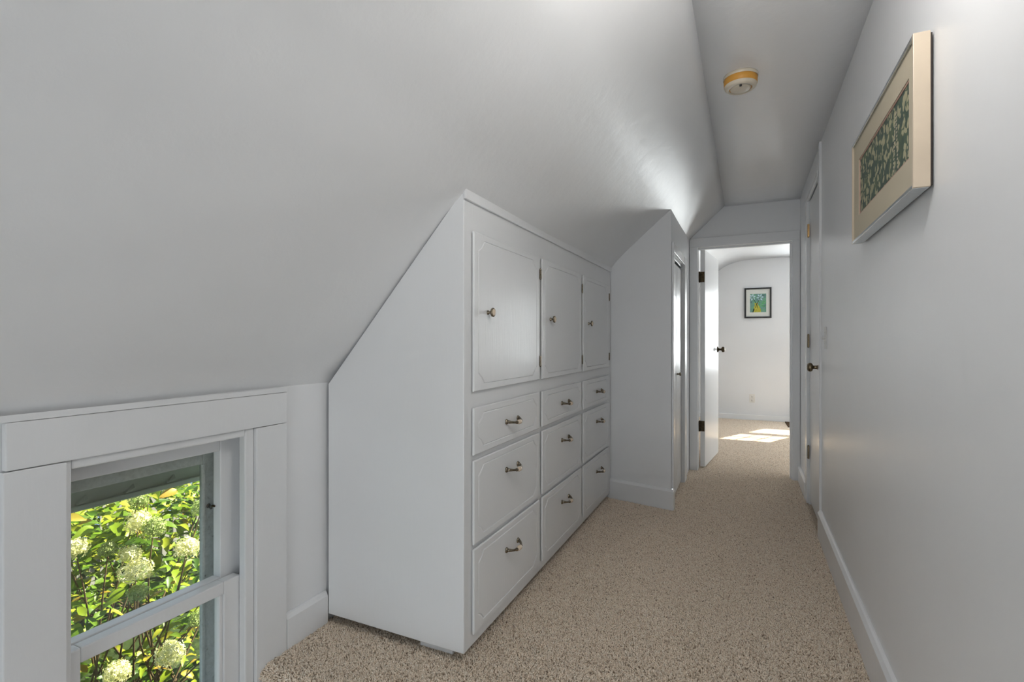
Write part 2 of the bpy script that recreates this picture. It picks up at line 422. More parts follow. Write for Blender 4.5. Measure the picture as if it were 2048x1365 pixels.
# sloped ceiling: a slightly uneven plaster surface with thickness
def curve_pts(P, n):
    out = []
    for i in range(len(P) - 1):
        for k in range(n):
            t = k / n; out.append((P[i][0] + (P[i + 1][0] - P[i][0]) * t, P[i][1] + (P[i + 1][1] - P[i][1]) * t))
    out.append(P[-1]); return out
def soft(P, it):
    P = list(P)
    for _ in range(it):
        Q = P[:]
        for i in range(1, len(P) - 1): Q[i] = (P[i][0], 0.25 * P[i - 1][1] + 0.5 * P[i][1] + 0.25 * P[i + 1][1])
        P = Q
    return P
prof = soft(curve_pts(SL, 4), 3)
ny = 90
def wob(x, y):
    return 0.0022 * (math.sin(3.1 * y + 2.0 * x) + 0.8 * math.sin(5.3 * y - 4.0 * x + 1.3) + 0.6 * math.sin(7.7 * x + 2.2 * y))
b = MB(); rows = []
for j in range(ny + 1):
    y = -1.85 + (4.70 + 1.85) * j / ny
    r = []
    for i, (x, z) in enumerate(prof):
        e = min(1.0, i / 4, (len(prof) - 1 - i) / 3)
        r.append(b.bm.verts.new((x, y, z + wob(x, y) * e + 0.001)))
    rows.append(r)
for A, B in zip(rows, rows[1:]):
    for i in range(len(prof) - 1):
        f = b.bm.faces.new([A[i], A[i + 1], B[i + 1], B[i]]); f.smooth = True
o = b.build('ceiling_slope', M['ceil'])
md = o.modifiers.new('thick', 'SOLIDIFY'); md.thickness = 0.05; md.offset = -1 
for p in o.data.polygons:
    if p.normal.z > 0: p.flip()
struct(o, 'sloped white plaster ceiling over the built-in cabinet')

# flat hall ceiling with a soft dip before the end wall
b = MB(); rows = []
for j in range(61):
    y = -1.85 + (4.70 + 1.85) * j / 60
    dip = 0.012 * max(0, (y - 4.25) / 0.45) ** 1.5
    rows.append([b.bm.verts.new((x, y, 2.291 - dip + 0.4 * wob(x * 2, y))) for x in (-0.171, -0.03, 0.11, 0.25, 0.42)])
for A, B in zip(rows, rows[1:]):
    for i in range(4):
        f = b.bm.faces.new([A[i], A[i + 1], B[i + 1], B[i]]); f.smooth = True
o = b.build('ceiling', M['ceil_lightened'])
for p in o.data.polygons:
    if p.normal.z > 0: p.flip()
md = o.modifiers.new('thick', 'SOLIDIFY'); md.thickness = 0.05; md.offset = -1
struct(o, 'flat strip of white hall ceiling carrying the smoke detector')

# closet beside the cabinet: side wall (facing the stairs) and front wall with opening
C0, C1 = (-0.900, 3.605), (-0.460, 3.510)
w = MB()
side_poly = [(C0, 0.0), (C1, 0.0)]
def side_pt(t, z, off=0.0):
    x = C0[0] + (C1[0] - C0[0]) * t; y = C0[1] + (C1[1] - C0[1]) * t
    return (x, y + off, z)
ts = [-1.45, -0.9, -0.4, 0.0, 0.25, 0.5, 0.75, 1.0]
vs = []; fs = []
for off in (0.0, 0.028):
    for t in ts: vs.append(side_pt(t, 0.0, off))
    for t in ts: vs.append(side_pt(t, slope_z(side_pt(t, 0)[0]) + 0.012, off))
n = len(ts)
for i in range(n - 1):
    fs.append((i, i + 1, n + i + 1, n + i)); fs.append((2 * n + i, 3 * n + i, 3 * n + i + 1, 2 * n + i + 1))
    fs.append((i, 2 * n + i, 2 * n + i + 1, i + 1)); fs.append((n + i, n + i + 1, 3 * n + i + 1, 3 * n + i))
fs += [(0, n, 3 * n, 2 * n), (n - 1, 3 * n - 1, 4 * n - 1, 2 * n - 1)]
struct(w.poly(vs, fs).build('wall_closet_side', M['wall']), 'closet side wall beside the built-in cabinet')
zt = slope_z(-0.46)
w = MB()
OY0, OY1, OZ = 3.595, 4.225, 1.735
w.prism([(-0.54, 0), (-0.46, 0), (-0.46, zt + 0.01), (-0.54, slope_z(-0.54) + 0.01)], 'y', 3.5385, OY0)
w.prism([(-0.54, 0), (-0.46, 0), (-0.46, zt + 0.01), (-0.54, slope_z(-0.54) + 0.01)], 'y', OY1, 4.69)
w.prism([(-0.54, OZ), (-0.46, OZ), (-0.46, zt + 0.01), (-0.54, slope_z(-0.54) + 0.01)], 'y', OY0, OY1)
struct(w.build('wall_closet_front', M['wall']), 'closet front wall under the slope with a narrow door opening')

# bedroom shell
BP = soft(curve_pts([(-1.74, 0.86), (-0.90, 1.66), (-0.45, 2.12), (-0.25, 2.25), (-0.05, 2.296), (0.3, 2.30), (3.3, 2.30)], 3), 2)
b = MB(); rows = []
for y in (4.79, 6.0, 7.0, 8.05):
    rows.append([b.bm.verts.new((x, y, z)) for x, z in BP])
for A, B in zip(rows, rows[1:]):
    for i in range(len(BP) - 1):
        f = b.bm.faces.new([A[i], A[i + 1], B[i + 1], B[i]]); f.smooth = True
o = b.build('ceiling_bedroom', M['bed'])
for p in o.data.polygons:
    if p.normal.z > 0: p.flip()
md = o.modifiers.new('thick', 'SOLIDIFY'); md.thickness = 0.06; md.offset = -1
struct(o, 'white bedroom ceiling seen through the doorway')
w = MB()
BX0, BX1, BZ0, BZ1 = 0.585, 1.165, 0.755, 1.845
w.box(-1.74, BX0, 8.0, 8.12, -0.06, 2.4); w.box(BX1, 3.3, 8.0, 8.12, -0.06, 2.4)
w.box(BX0, BX1, 8.0, 8.12, -0.06, BZ0); w.box(BX0, BX1, 8.0, 8.12, BZ1, 2.4)
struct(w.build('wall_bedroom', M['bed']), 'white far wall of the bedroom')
w = MB()
w.box(3.2, 3.3, 4.7, 5.75, -0.06, 2.4); w.box(3.2, 3.3, 7.05, 8.1, -0.06, 2.4); w.box(3.2, 3.3, 5.75, 7.05, -0.06, 0.7); w.box(3.2, 3.3, 5.75, 7.05, 2.0, 2.4)
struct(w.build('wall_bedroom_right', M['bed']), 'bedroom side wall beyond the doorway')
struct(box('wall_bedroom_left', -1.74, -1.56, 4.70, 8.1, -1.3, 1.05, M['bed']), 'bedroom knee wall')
struct(box('baseboard_bedroom', -1.56, 0.58, 7.985, 8.0, 0.0, 0.075, M['trim'], bevel=0.004), 'white baseboard along the bedroom wall')

# roof above everything keeps the daylight out except through the windows
w = MB()
w.prism([(-1.93, 0.735), (0.0, 2.665), (0.0, 2.735), (-1.98, 0.755)], 'y', -1.95, 8.15)
w.prism([(0.0, 2.60), (3.35, 2.60), (3.35, 2.67), (0.0, 2.67)], 'y', -1.95, 8.15)
struct(w.build('roof', M['roof']), 'roof over the attic storey')
struct(box('wall_outer_right', 3.30, 3.34, -1.95, 4.70, -1.3, 2.6, M['stucco']))
struct(box('wall_outer_back', 0.49, 3.34, -1.95, -1.91, -1.3, 2.6, M['stucco']))

# ------------------------------------------------------------------ baseboards and trims
def base_profile(h, t): return [(0, 0), (t, 0), (t, h - 0.018), (t * 0.55, h - 0.004), (t * 0.25, h), (0, h)]
p = [(XR - a, c) for a, c in base_profile(0.155, 0.020)]
struct(MB().prism(p, 'y', 1.24, 3.395).build('baseboard_right', M['trim']), 'white baseboard along the right wall')
p = [(XR - a, c) for a, c in base_profile(0.13, 0.018)]
struct(MB().prism(p, 'y', 4.155, 4.668).build('baseboard_right_end', M['trim']), 'short white baseboard between the narrow door and the end wall')
p = [(XK + a, c) for a, c in base_profile(0.128, 0.018)]
struct(MB().prism(p, 'y', 1.326, 1.523).build('baseboard_left', M['trim']), 'short white baseboard between window casing and cabinet')
# baseboard of the closet side wall, wrapping the corner
b = MB(); bp = base_profile(0.142, 0.018)
d = Vector((C1[0] - C0[0], C1[1] - C0[1], 0)).normalized(); nrm = Vector((d.y, -d.x, 0))
ends = [Vector((C0[0] + 0.0, C0[1], 0)), Vector((C1[0], C1[1], 0))]
rows = []
mit = (nrm + Vector((1, 0, 0))).normalized(); mk = 1.0 / mit.dot(nrm)
rows.append([ends[0] + nrm * a + Vector((0, 0, c)) for a, c in bp])
rows.append([ends[1] + mit * (a * mk) + Vector((0, 0, c)) for a, c in bp])
rows.append([Vector((C1[0] + a, 3.540, c)) for a, c in bp])
R = [[b.bm.verts.new(v) for v in r] for r in rows]
for A, B in zip(R, R[1:]):
    for i in range(len(bp)): b.bm.faces.new([A[i], A[(i + 1) % len(bp)], B[(i + 1) % len(bp)], B[i]])
b.bm.faces.new(R[0]); b.bm.faces.new(R[-1][::-1])
struct(b.build('baseboard_closet', M['trim']), 'white baseboard wrapping the closet corner')
struct(box('trim_wall_end', XR - 0.012, XR + 0.004, 3.395, 3.46, 0.0, 2.285, M['trim'], bevel=0.004), 'full-height flat trim beside the narrow door')

# ------------------------------------------------------------------ hinges and knobs
def butt_hinge(name, parent, x, y, z, mat, axis='x', h=0.085, leaf=0.022):
    """barrel standing at (x,y), leaves lying along y"""
    b = MB()
    b.lathe([(0, -h / 2 - 0.006), (0.0055, -h / 2 - 0.003), (0.0065, -h / 2), (0.0065, h / 2), (0.0055, h / 2 + 0.003), (0, h / 2 + 0.006)], (x, y, z), (0, 0, 1), 12)
    if axis == 'x': b.box(x + 0.001, x + 0.004, y - leaf, y + leaf, z - h / 2, z + h / 2)
    else: b.box(x - leaf, x + leaf, y + 0.001, y + 0.004, z - h / 2, z + h / 2)
    for s in (-1, 1):
        for k in (-0.3, 0.0, 0.3):
            if axis == 'x': b.lathe([(0.0036, 0), (0.003, 0.0012), (0, 0.0012)], (x + 0.001, y + s * leaf * 0.62, z + k * h), (-1, 0, 0), 8)
            else: b.lathe([(0.0036, 0), (0.003, 0.0012), (0, 0.0012)], (x + s * leaf * 0.62, y + 0.001, z + k * h), (0, -1, 0), 8)
    return b.build(name, mat, parent)
KP = [(0.0, 0.0), (0.031, 0.0), (0.031, 0.003), (0.027, 0.007), (0.018, 0.010), (0.011, 0.016), (0.0095, 0.030), (0.012, 0.036), (0.021, 0.039), (0.0265, 0.045), (0.0275, 0.053), (0.0245, 0.062), (0.016, 0.067), (0, 0.068)]
def door_knob(parent, loc, axis, mat):
    return MB().lathe(KP, loc, axis, 28).build('door_knob', mat, parent)

# ------------------------------------------------------------------ door_1: narrow flush door in the right wall
d1 = bpy.data.objects.new('door_1', None); COL.objects.link(d1); d1.location = (XR + 0.02, 3.755, 0); struct(d1, 'narrow white flush door in the right wall with dark knob')
MB().box(XR + 0.006, XR + 0.042, 3.468, 4.042, 0.022, 2.098).build('door_leaf', M['door'], d1, 0.002)
butt_hinge('hinge', d1, XR - 0.004, 4.046, 1.896, M['brass'])['label'] = 'bright brass hinge'
butt_hinge('hinge', d1, XR - 0.004, 4.046, 1.131, M['bronze'])
butt_hinge('hinge', d1, XR - 0.004, 4.046, 0.359, M['bronze'])
door_knob(d1, (XR + 0.006, 3.520, 0.972), (-1, 0, 0), M['bronze'])
t1 = bpy.data.objects.new('trim_1', None); COL.objects.link(t1); t1.location = (XR, 3.755, 0); struct(t1, 'flat white casing around the narrow door')
box('head_casing', XR - 0.014, XR + 0.002, 3.462, 4.16, 2.102, 2.135, M['trim'], t1, 0.003)
box('side_casing', XR - 0.014, XR + 0.002, 4.052, 4.155, 0.0, 2.102, M['trim'], t1, 0.003)

# light switch
s = empty('light_switch', (XR, 3.215, 1.09), 'white toggle switch plate on the right wall by the narrow door', 'light switch')
box('cover_plate', XR - 0.006, XR, 3.180, 3.250, 1.088, 1.206, M['plastic'], s, 0.002)
box('toggle', XR - 0.020, XR - 0.006, 3.211, 3.219, 1.138, 1.152, M['plastic'], s, 0.002)
for z in (1.117, 1.177): MB().lathe([(0.004, 0), (0.003, 0.0012), (0, 0.0012)], (XR - 0.006, 3.215, z), (-1, 0, 0), 10).build('screw', M['plastic'], s)

# ------------------------------------------------------------------ end doorway: casing, jamb, open door
t2 = bpy.data.objects.new('trim_2', None); COL.objects.link(t2); t2.location = (-0.03, 4.68, 0); struct(t2, 'flat white casing around the bedroom doorway')
box('side_casing', -0.458, -0.392, 4.668, 4.686, 0.0, 1.948, M['trim'], t2, 0.003)
box('side_casing', 0.333, 0.388, 4.668, 4.686, 0.0, 1.948, M['trim'], t2, 0.003)
MB().prism([(-0.458, 1.948), (0.388, 1.948), (0.388, 2.026), (-0.440, 2.026), (-0.458, 2.008)], 'y', 4.668, 4.686).build('head_casing', M['trim'], t2, 0.003)
box('jamb', -0.402, -0.389, 4.670, 4.80, 0.0, 1.956, M['trim'], t2, 0.002)
box('jamb', 0.330, 0.342, 4.670, 4.80, 0.0, 1.956, M['trim'], t2, 0.002)
box('jamb', -0.402, 0.342, 4.670, 4.80, 1.945, 1.957, M['trim'], t2, 0.002)
box('door_stop', -0.390, 0.331, 4.72, 4.755, 1.932, 1.946, M['trim'], t2, 0.002)
box('door_stop', 0.319, 0.331, 4.72, 4.755, 0.0, 1.932, M['trim'], t2, 0.002)

d2 = bpy.data.objects.new('door_2', None); COL.objects.link(d2); struct(d2, 'white wooden bedroom door standing open into the bedroom')
HX, HY, ANG = -0.378, 4.790, math.radians(83.5)
d2.location = (HX, HY, 0.0); d2.rotation_euler = (0, 0, ANG)
def d2_part(name, b, mat, bevel=0.0, parent=None):
    o = b.build(name, mat, None, bevel); o.parent = parent or d2; return o
# local frame: x along the leaf from the hinge edge, -y towards the hall side face
d2_part('door_leaf', MB().box(0.004, 0.690, -0.040, 0.0, 0.012, 1.940), M['door'], 0.002)
for zz in (1.70, 0.372):
    b = MB(); h = 0.092
    b.lathe([(0, -h / 2 - 0.005), (0.007, -h / 2), (0.007, h / 2), (0, h / 2 + 0.005)], (-0.003, 0.004, zz), (0, 0, 1), 12)
    b.box(0.0005, 0.0045, -0.036, 0.004, zz - h / 2, zz + h / 2)
    for dz in (-0.026, 0.0, 0.026): b.lathe([(0.004, 0), (0.003, 0.0015), (0, 0.0015)], (0.0005, -0.018 + (0.006 if dz else -0.006), zz + dz), (-1, 0, 0), 8)
    d2_part('hinge', b, M['dark_bronze'])
d2_part('door_knob', MB().lathe(KP, (0.640, -0.040, 1.046), (0, -1, 0), 28), M['dark_bronze'])
d2_part('door_knob', MB().lathe(KP, (0.640, 0.0, 1.046), (0, 1, 0), 28), M['dark_bronze'])
d2_part('strike_plate', MB().box(0.6895, 0.692, -0.032, -0.008, 1.01, 1.08), M['dark_bronze'])
# jamb leaves of those hinges
for zz in (1.70, 0.372):
    box('hinge_leaf', -0.389, -0.3875, 4.755, 4.797, zz - 0.046, zz + 0.046, M['dark_bronze'], t2)

# ------------------------------------------------------------------ closet: casing and bifold door
t3 = bpy.data.objects.new('trim_3', None); COL.objects.link(t3); t3.location = (-0.46, 3.9, 0); struct(t3, 'flat white casing around the closet opening')
box('side_casing', -0.460, -0.447, 3.540, 3.597, 0.0, 1.80, M['trim'], t3, 0.003)
box('side_casing', -0.460, -0.447, 4.222, 4.36, 0.0, 1.80, M['trim'], t3, 0.003)
box('head_casing', -0.460, -0.449, 3.597, 4.222, 1.737, 1.80, M['trim'], t3, 0.003)
box('jamb', -0.540, -0.461, 3.595, 3.600, 0.0, 1.735, M['trim'], t3)
box('jamb', -0.540, -0.461, 4.220, 4.225, 0.0, 1.735, M['trim'], t3)
box('door_track', -0.515, -0.472, 3.600, 4.220, 1.716, 1.734, M['steel'], t3, 0.002)
d3 = bpy.data.objects.new('door_3', None); COL.objects.link(d3); d3.location = (-0.48, 3.91, 0); struct(d3, 'white bifold closet door under the sloped ceiling')
for ya, yb in ((3.603, 3.908), (3.912, 4.217)):
    b = MB()
    b.box(-0.500, -0.474, ya, yb, 0.018, 1.694)
    b.build('door_leaf', M['door'], d3, 0.003)
MB().lathe([(0, 0), (0.008, 0), (0.006, 0.008), (0.006, 0.012), (0.012, 0.016), (0.014, 0.022), (0.010, 0.028), (0, 0.029)], (-0.474, 3.955, 0.882), (1, 0, 0), 20).build('door_knob', M['nickel'], d3)

# ------------------------------------------------------------------ built-in cabinet
cab = empty('built_in_cabinet', (-1.2, 2.57, 0), 'large white built-in cabinet with three doors above nine drawers', 'cabinet')
CY0, CY1, CXF = 1.525, 3.600, -0.895
b = MB(); b.prism([(-1.522, 0.036), (CXF, 0.036), (CXF, 1.662), (-1.21, 1.309), (-1.522, 0.958)], 'y', CY0, CY1)
b.build('carcass', M['cab'], cab, 0.003)
box('top_trim', CXF, CXF + 0.010, CY0 - 0.002, CY1, 1.626, 1.668, M['cab'], cab, 0.002)
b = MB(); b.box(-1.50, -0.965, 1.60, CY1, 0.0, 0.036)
b.build('plinth', M['dark_slab'], cab)  # shade under the cabinet put into the plinth's dark colour
box('toe_block', -1.10, -0.960, 1.556, 1.60, 0.0, 0.036, M['trim'], cab, 0.002)

def front_panel(name, y0, y1, z0, z1, parent, inset=0.034, cut=0.045):
    """lipped overlay front with a routed line whose corners are cut with small arcs"""
    xb, xf = CXF, CXF + 0.0125
    r = 0.003
    b = MB(); bm = b.bm
    def ring(pts, x): return [bm.verts.new((x, y, z)) for y, z in pts]
    rect = lambda e: [(y0 + e, z0 + e), (y1 - e, z0 + e), (y1 - e, z1 - e), (y0 + e, z1 - e)]
    k = min(cut, (z1 - z0) * 0.24)
    def octo(e):
        ya, yb, za, zb = y0 + inset + e, y1 - inset - e, z0 + 0.025 + e, z1 - 0.025 - e
        out = []
        # concave corner: from bottom edge round the corner to the right edge, and so on
        for (cx_, cz_, a0) in ((yb, za, PI), (yb, zb, 1.5 * PI), (ya, zb, 0.0), (ya, za, 0.5 * PI)):
            sx = -1 if cx_ == yb else 1; sz = 1 if cz_ == za else -1
            P0 = (cx_ + sx * k, cz_); P1 = (cx_ + sx * k * 0.56, cz_ + sz * k * 0.50); P2 = (cx_, cz_ + sz * k * 0.86)
            tri = [P0, P1, P2]
            # travel direction counter-clockwise in (y,z)
            out += tri if (cx_ == yb) == (cz_ == za) else tri[::-1]
        return out
    g = 0.0028
    R0 = ring(rect(0.011), xb); Ra = ring(rect(0.011), xb + 0.0052); Rb = ring(rect(0), xb + 0.0055); R1 = ring(rect(0), xf - r); R2 = ring(rect(r), xf)
    O1 = ring(octo(-g), xf); O2 = ring(octo(0), xf - 0.0030); O3 = ring(octo(g), xf)
    def quad(A, B):
        m = len(A)
        for i in range(m): bm.faces.new([A[i], A[(i + 1) % m], B[(i + 1) % m], B[i]])
    quad(R0, Ra); quad(Ra, Rb); quad(Rb, R1); quad(R1, R2); quad(O1, O2); quad(O2, O3)
    bm.faces.new(O3); bm.faces.new(R0[::-1])
    # rectangle to routed line: corners of the rectangle are near verts 1,4,7,10
    for i in range(4):
        c = R2[[1, 2, 3, 0][i]]
        t = O1[3 * i:3 * i + 3]
        nx = O1[(3 * i + 3) % 12]; c2 = R2[[2, 3, 0, 1][i]]
        bm.faces.new([c, t[1], t[0]]); bm.faces.new([c, t[2], t[1]])
        bm.faces.new([c, c2, nx, t[2]])
    o = b.build(name, M['cab'], parent)
    return o

XP = CXF + 0.0125
yr = [(1.576, 2.203), (2.240, 2.870), (2.904, 3.515)]
def cab_hinge(parent, y, z):
    b = MB()
    b.lathe([(0, -0.027), (0.004, -0.025), (0.0045, -0.02), (0.0045, 0.02), (0.004, 0.025), (0, 0.027)], (XP + 0.001, y + 0.003, z), (0, 0, 1), 10)
    b.box(XP - 0.003, XP + 0.002, y + 0.003, y + 0.017, z - 0.024, z + 0.024)
    b.box(XP - 0.001, XP + 0.002, y - 0.006, y + 0.003, z - 0.020, z + 0.020)
    return b.build('hinge', M['nickel'], parent)
def knob_mesh(parent, y, z):
    MB().lathe([(0, 0), (0.009, 0), (0.009, 0.002), (0.0055, 0.006), (0.005, 0.013), (0.009, 0.017), (0.0165, 0.019), (0.0175, 0.023), (0.0155, 0.026), (0.0135, 0.0265)], (XP, y, z), (1, 0, 0), 24).build('knob', M['nickel'], parent)
    MB().lathe([(0.0140, 0.0255), (0.0125, 0.0275), (0.008, 0.0295), (0, 0.0305)], (XP, y, z), (1, 0, 0), 24).build('knob_inlay', M['ceramic'], parent)
pos = ['beside the stairs', 'in the middle', 'beside the closet']
for i, (a, c) in enumerate(yr):
    dr = front_panel('door', a, c, 0.948, 1.523, cab, 0.034, 0.046)
    o_loc = None
    for z in (1.445, 1.035) if i == 0 else (1.440, 1.020):
        cab_hinge(dr, c + 0.004, z)
    knob_mesh(dr, a + 0.105, 1.237)
rows_z = [(0.720, 0.890), (0.400, 0.700), (0.080, 0.383)]
hz = [0.803, 0.609, 0.284]
def pull(parent, yc, zc):
    L = 0.056
    # bow: from foot to foot, bulging outwards (+x)
    def P(t): # t -1..1
        s = abs(t)
        out = 0.004 + 0.029 * (1 - s ** 2.4) ** 0.8 if s < 1 else 0.004
        return (XP + out, yc + L * t, zc - 0.006 * (1 - s * s))
    def seg(t0, t1, n, r): 
        ts_ = [t0 + (t1 - t0) * k / (n - 1) for k in range(n)]
        return [P(t) for t in ts_], [r(t) for t in ts_]
    b = MB()
    p, r = seg(-1.0, 1.0, 25, lambda t: 0.0048 + 0.0024 * max(0, (abs(t) - 0.72) / 0.28) + (0.0022 if 0.30 < abs(t) < 0.42 else 0))
    b.tube(p, r, 12)
    for s_ in (-1, 1):
        b.lathe([(0, 0), (0.0115, 0), (0.0115, 0.002), (0.009, 0.006), (0.005, 0.010), (0, 0.011)], (XP, yc + s_ * L * 1.0, zc), (1, 0, 0), 16)
    b.build('handle', M['nickel'], parent)
    p, r = seg(-0.31, 0.31, 11, lambda t: 0.0068 + 0.0030 * (1 - (abs(t) / 0.31) ** 2))
    MB().tube(p, r, 14).build('handle_grip', M['ceramic'], parent)['label'] = 'cream ceramic grip'
for i, (a, c) in enumerate(yr):
    yc = [1.898, 2.572, 3.250][i]
    for (z0, z1), h in zip(rows_z, hz):
        dr = front_panel('drawer', a, c, z0, z1, cab, 0.034, 0.040)
        pull(dr, yc, h)

# ------------------------------------------------------------------ window_1 in the knee wall
win = bpy.data.objects.new('window_1', None); COL.objects.link(win); win.location = (-1.6, 0.93, -0.2); struct(win, 'small double-hung window in the knee wall looking onto the hydrangeas')
XC = -1.522
box('side_casing', XK, XC, 0.548, 0.668, -1.0, 0.831, M['sash'], win, 0.003)
box('side_casing', XK, XC, 1.199, 1.325, -1.0, 0.831, M['sash'], win, 0.003)
box('head_casing', XK, XC + 0.001, 0.552, 1.326, 0.833, 0.944, M['sash'], win, 0.003)
MB().prism([(XK, 0.945), (XC + 0.004, 0.945), (XC + 0.003, 0.961), (XK, 0.945 + 0.001)], 'y', 0.30, 1.326).build('cap_molding', M['sash'], win, 0.002)
# stops and frame lining
box('stop', -1.566, XC - 0.012, 1.164, 1.199, WZ0, 0.832, M['sash'], win, 0.005)
box('stop', -1.566, XC - 0.012, 0.668, 0.682, WZ0, 0.832, M['sash'], win, 0.004)
box('stop', -1.566, XC - 0.012, 0.682, 1.164, 0.808, 0.832, M['sash'], win, 0.004)
box('jamb', -1.74, -1.566, 1.200, 1.212, WZ0, 0.832, M['sash'], win)
box('jamb', -1.74, -1.566, 0.655, 0.667, WZ0, 0.832, M['sash'], win)
box('jamb', -1.74, -1.566, 0.667, 1.200, 0.822, 0.832, M['sash'], win)
box('sill', -1.80, -1.530, 0.62, 1.23, -0.23, -0.195, M['sash'], win, 0.004)
def sash(name, x0, x1, y0, y1, z0, z1, st, top, bot, mat, glass_x, chamf=0.008):
    """frame with chamfered glazing edge, built as four members"""
    root = MB()
    root.box(x0, x1, y0, y0 + st[0], z0, z1); root.box(x0, x1, y1 - st[1], y1, z0, z1)
    root.box(x0, x1, y0 + st[0], y1 - st[1], z1 - top, z1); root.box(x0, x1, y0 + st[0], y1 - st[1], z0, z0 + bot)
    o = root.build(name, mat, win, 0.003)
    g = MB().box(glass_x - 0.0015, glass_x + 0.0015, y0 + st[0] - 0.004, y1 - st[1] + 0.004, z0 + bot - 0.004, z1 - top + 0.004).build('pane', M['glass'], o)
    return o
lo = sash('lower_sash', -1.604, -1.567, 0.683, 1.172, -0.19, 0.333, (0.033, 0.060), 0.040, 0.07, M['sash'], -1.588)
box('glazing_bead', -1.600, -1.574, 1.100, 1.112, -0.12, 0.293, M['sash'], lo, 0.003)
up = sash('upper_sash', -1.646, -1.609, 0.668, 1.200, 0.300, 0.815, (0.036, 0.072), 0.056, 0.034, M['sash'], -1.640)
st_ = sash('storm_sash', -1.712, -1.690, 0.668, 1.199, -0.19, 0.760, (0.060, 0.076), 0.052, 0.05, M['chipped'], -1.702)
box('storm_bead', -1.690, -1.684, 1.116, 1.124, -0.13, 0.708, M['chipped'], st_)
# hook latch on the storm sash
b = MB(); b.tube([(-1.684, 1.140, 0.560), (-1.668, 1.136, 0.556), (-1.652, 1.126, 0.566), (-1.640, 1.122, 0.572), (-1.632, 1.124, 0.570)], [0.004, 0.0045, 0.004, 0.0035, 0.003], 8)
b.lathe([(0.008, 0), (0.007, 0.003), (0, 0.004)], (-1.688, 1.140, 0.560), (1, 0, 0), 12)
b.build('hook_latch', M['dark_bronze'], win)

# ------------------------------------------------------------------ window_2 in the bedroom (out of view, throws the sun patch), plus unseen windows added for fill light
def simple_window(name, label, axis, at, a0, a1, z0, z1, zm, muntin, inward):
    r = bpy.data.objects.new(name, None); COL.objects.link(r); struct(r, label)
    r.location = ((a0 + a1) / 2, at, z0) if axis == 'y' else (at, (a0 + a1) / 2, z0)
    def bx(nm, u0, u1, w0, w1, d0, d1, mat, par, bev=0.002):
        d0, d1 = min(d0, d1), max(d0, d1)
        if axis == 'y': return box(nm, u0, u1, at + d0, at + d1, w0, w1, mat, par, bev)
        return box(nm, at + d0, at + d1, u0, u1, w0, w1, mat, par, bev)
    for lo_, hi_, mm in ((z0, zm, False), (zm, z1, muntin)):
        f = 0.026; fb, ft = (0.026, 0.070) if lo_ == z0 else (0.070, 0.026)
        s_ = MB()
        q = [(a0, a0 + f, lo_, hi_), (a1 - f, a1, lo_, hi_), (a0 + f, a1 - f, lo_, lo_ + fb), (a0 + f, a1 - f, hi_ - ft, hi_)]
        for u0, u1, w0, w1 in q:
            if axis == 'y': s_.box(u0, u1, at - 0.015, at + 0.015, w0, w1)
            else: s_.box(at - 0.015, at + 0.015, u0, u1, w0, w1)
        so = s_.build('window_sash', M['trim'], r)
        if mm:
            for k in (1, 2):
                u = a0 + f + (a1 - a0 - 2 * f) * k / 3; bx('muntin', u - 0.009, u + 0.009, lo_ + fb, hi_ - ft, -0.008, 0.008, M['trim'], so, 0)
            wz = (lo_ + fb + hi_ - ft) / 2; bx('muntin', a0 + f, a1 - f, wz - 0.009, wz + 0.009, -0.008, 0.008, M['trim'], so, 0)
        bx('pane', a0 + f - .002, a1 - f + .002, lo_ + fb - .002, hi_ - ft + .002, -0.001, 0.001, M['glass'], so, 0)
    return r
simple_window('window_2', 'six-over-one window in the far bedroom wall', 'y', 8.06, BX0, BX1, 0.785, 1.820, 1.275, True, -1)
simple_window('added_window_3', 'added double-hung window giving the bedroom fill light from the side', 'x', 3.25, 5.75, 7.05, 0.70, 2.00, 1.35, False, -1)  # unseen window added for more light in the bedroom
simple_window('added_window_4', 'added double-hung window giving fill light from the stairwell', 'y', -1.85, -0.90, 0.20, -0.80, 0.70, -0.05, False, 1)  # unseen window added to light the hall from behind

simple_window('added_window_5', 'added double-hung window giving low fill light from the stair landing', 'x', XR + 0.06, -1.45, -0.45, -0.40, 0.90, 0.25, False, -1)  # unseen low window added to light the slope and cabinet

# ------------------------------------------------------------------ smoke detector
sm = empty('smoke_detector', (-0.026, 2.43, 2.289), 'round cream smoke detector with yellowed amber band on the hall ceiling', 'smoke detector')
c0 = (-0.026, 2.43, 2.292); dn = (0, 0, -1)
MB().lathe([(0, 0), (0.070, 0), (0.071, 0.010), (0.069, 0.014)], c0, dn, 48).build('base_ring', M['tan_plastic'], sm)
MB().lathe([(0.066, 0.010), (0.0685, 0.016), (0.067, 0.040), (0.064, 0.042)], c0, dn, 48).build('amber_band', M['orange_plastic'], sm)['label'] = 'yellowed amber band'
MB().lathe([(0.066, 0.040), (0.064, 0.050), (0.055, 0.057), (0.047, 0.058), (0.046, 0.053), (0.042, 0.053), (0.041, 0.057), (0.038, 0.059), (0.020, 0.060), (0, 0.060)], c0, dn, 48).build('cover', M['tan_plastic'], sm)
MB().lathe([(0.0455, 0.0525), (0.0455, 0.0545), (0.0425, 0.0545), (0.0425, 0.0525)], c0, dn, 48).build('vent_ring', M['orange_plastic'], sm)
MB().box(-0.030, -0.020, 2.382, 2.394, 2.229, 2.238).build('test_button', M['dark_slot'], sm, 0.002)

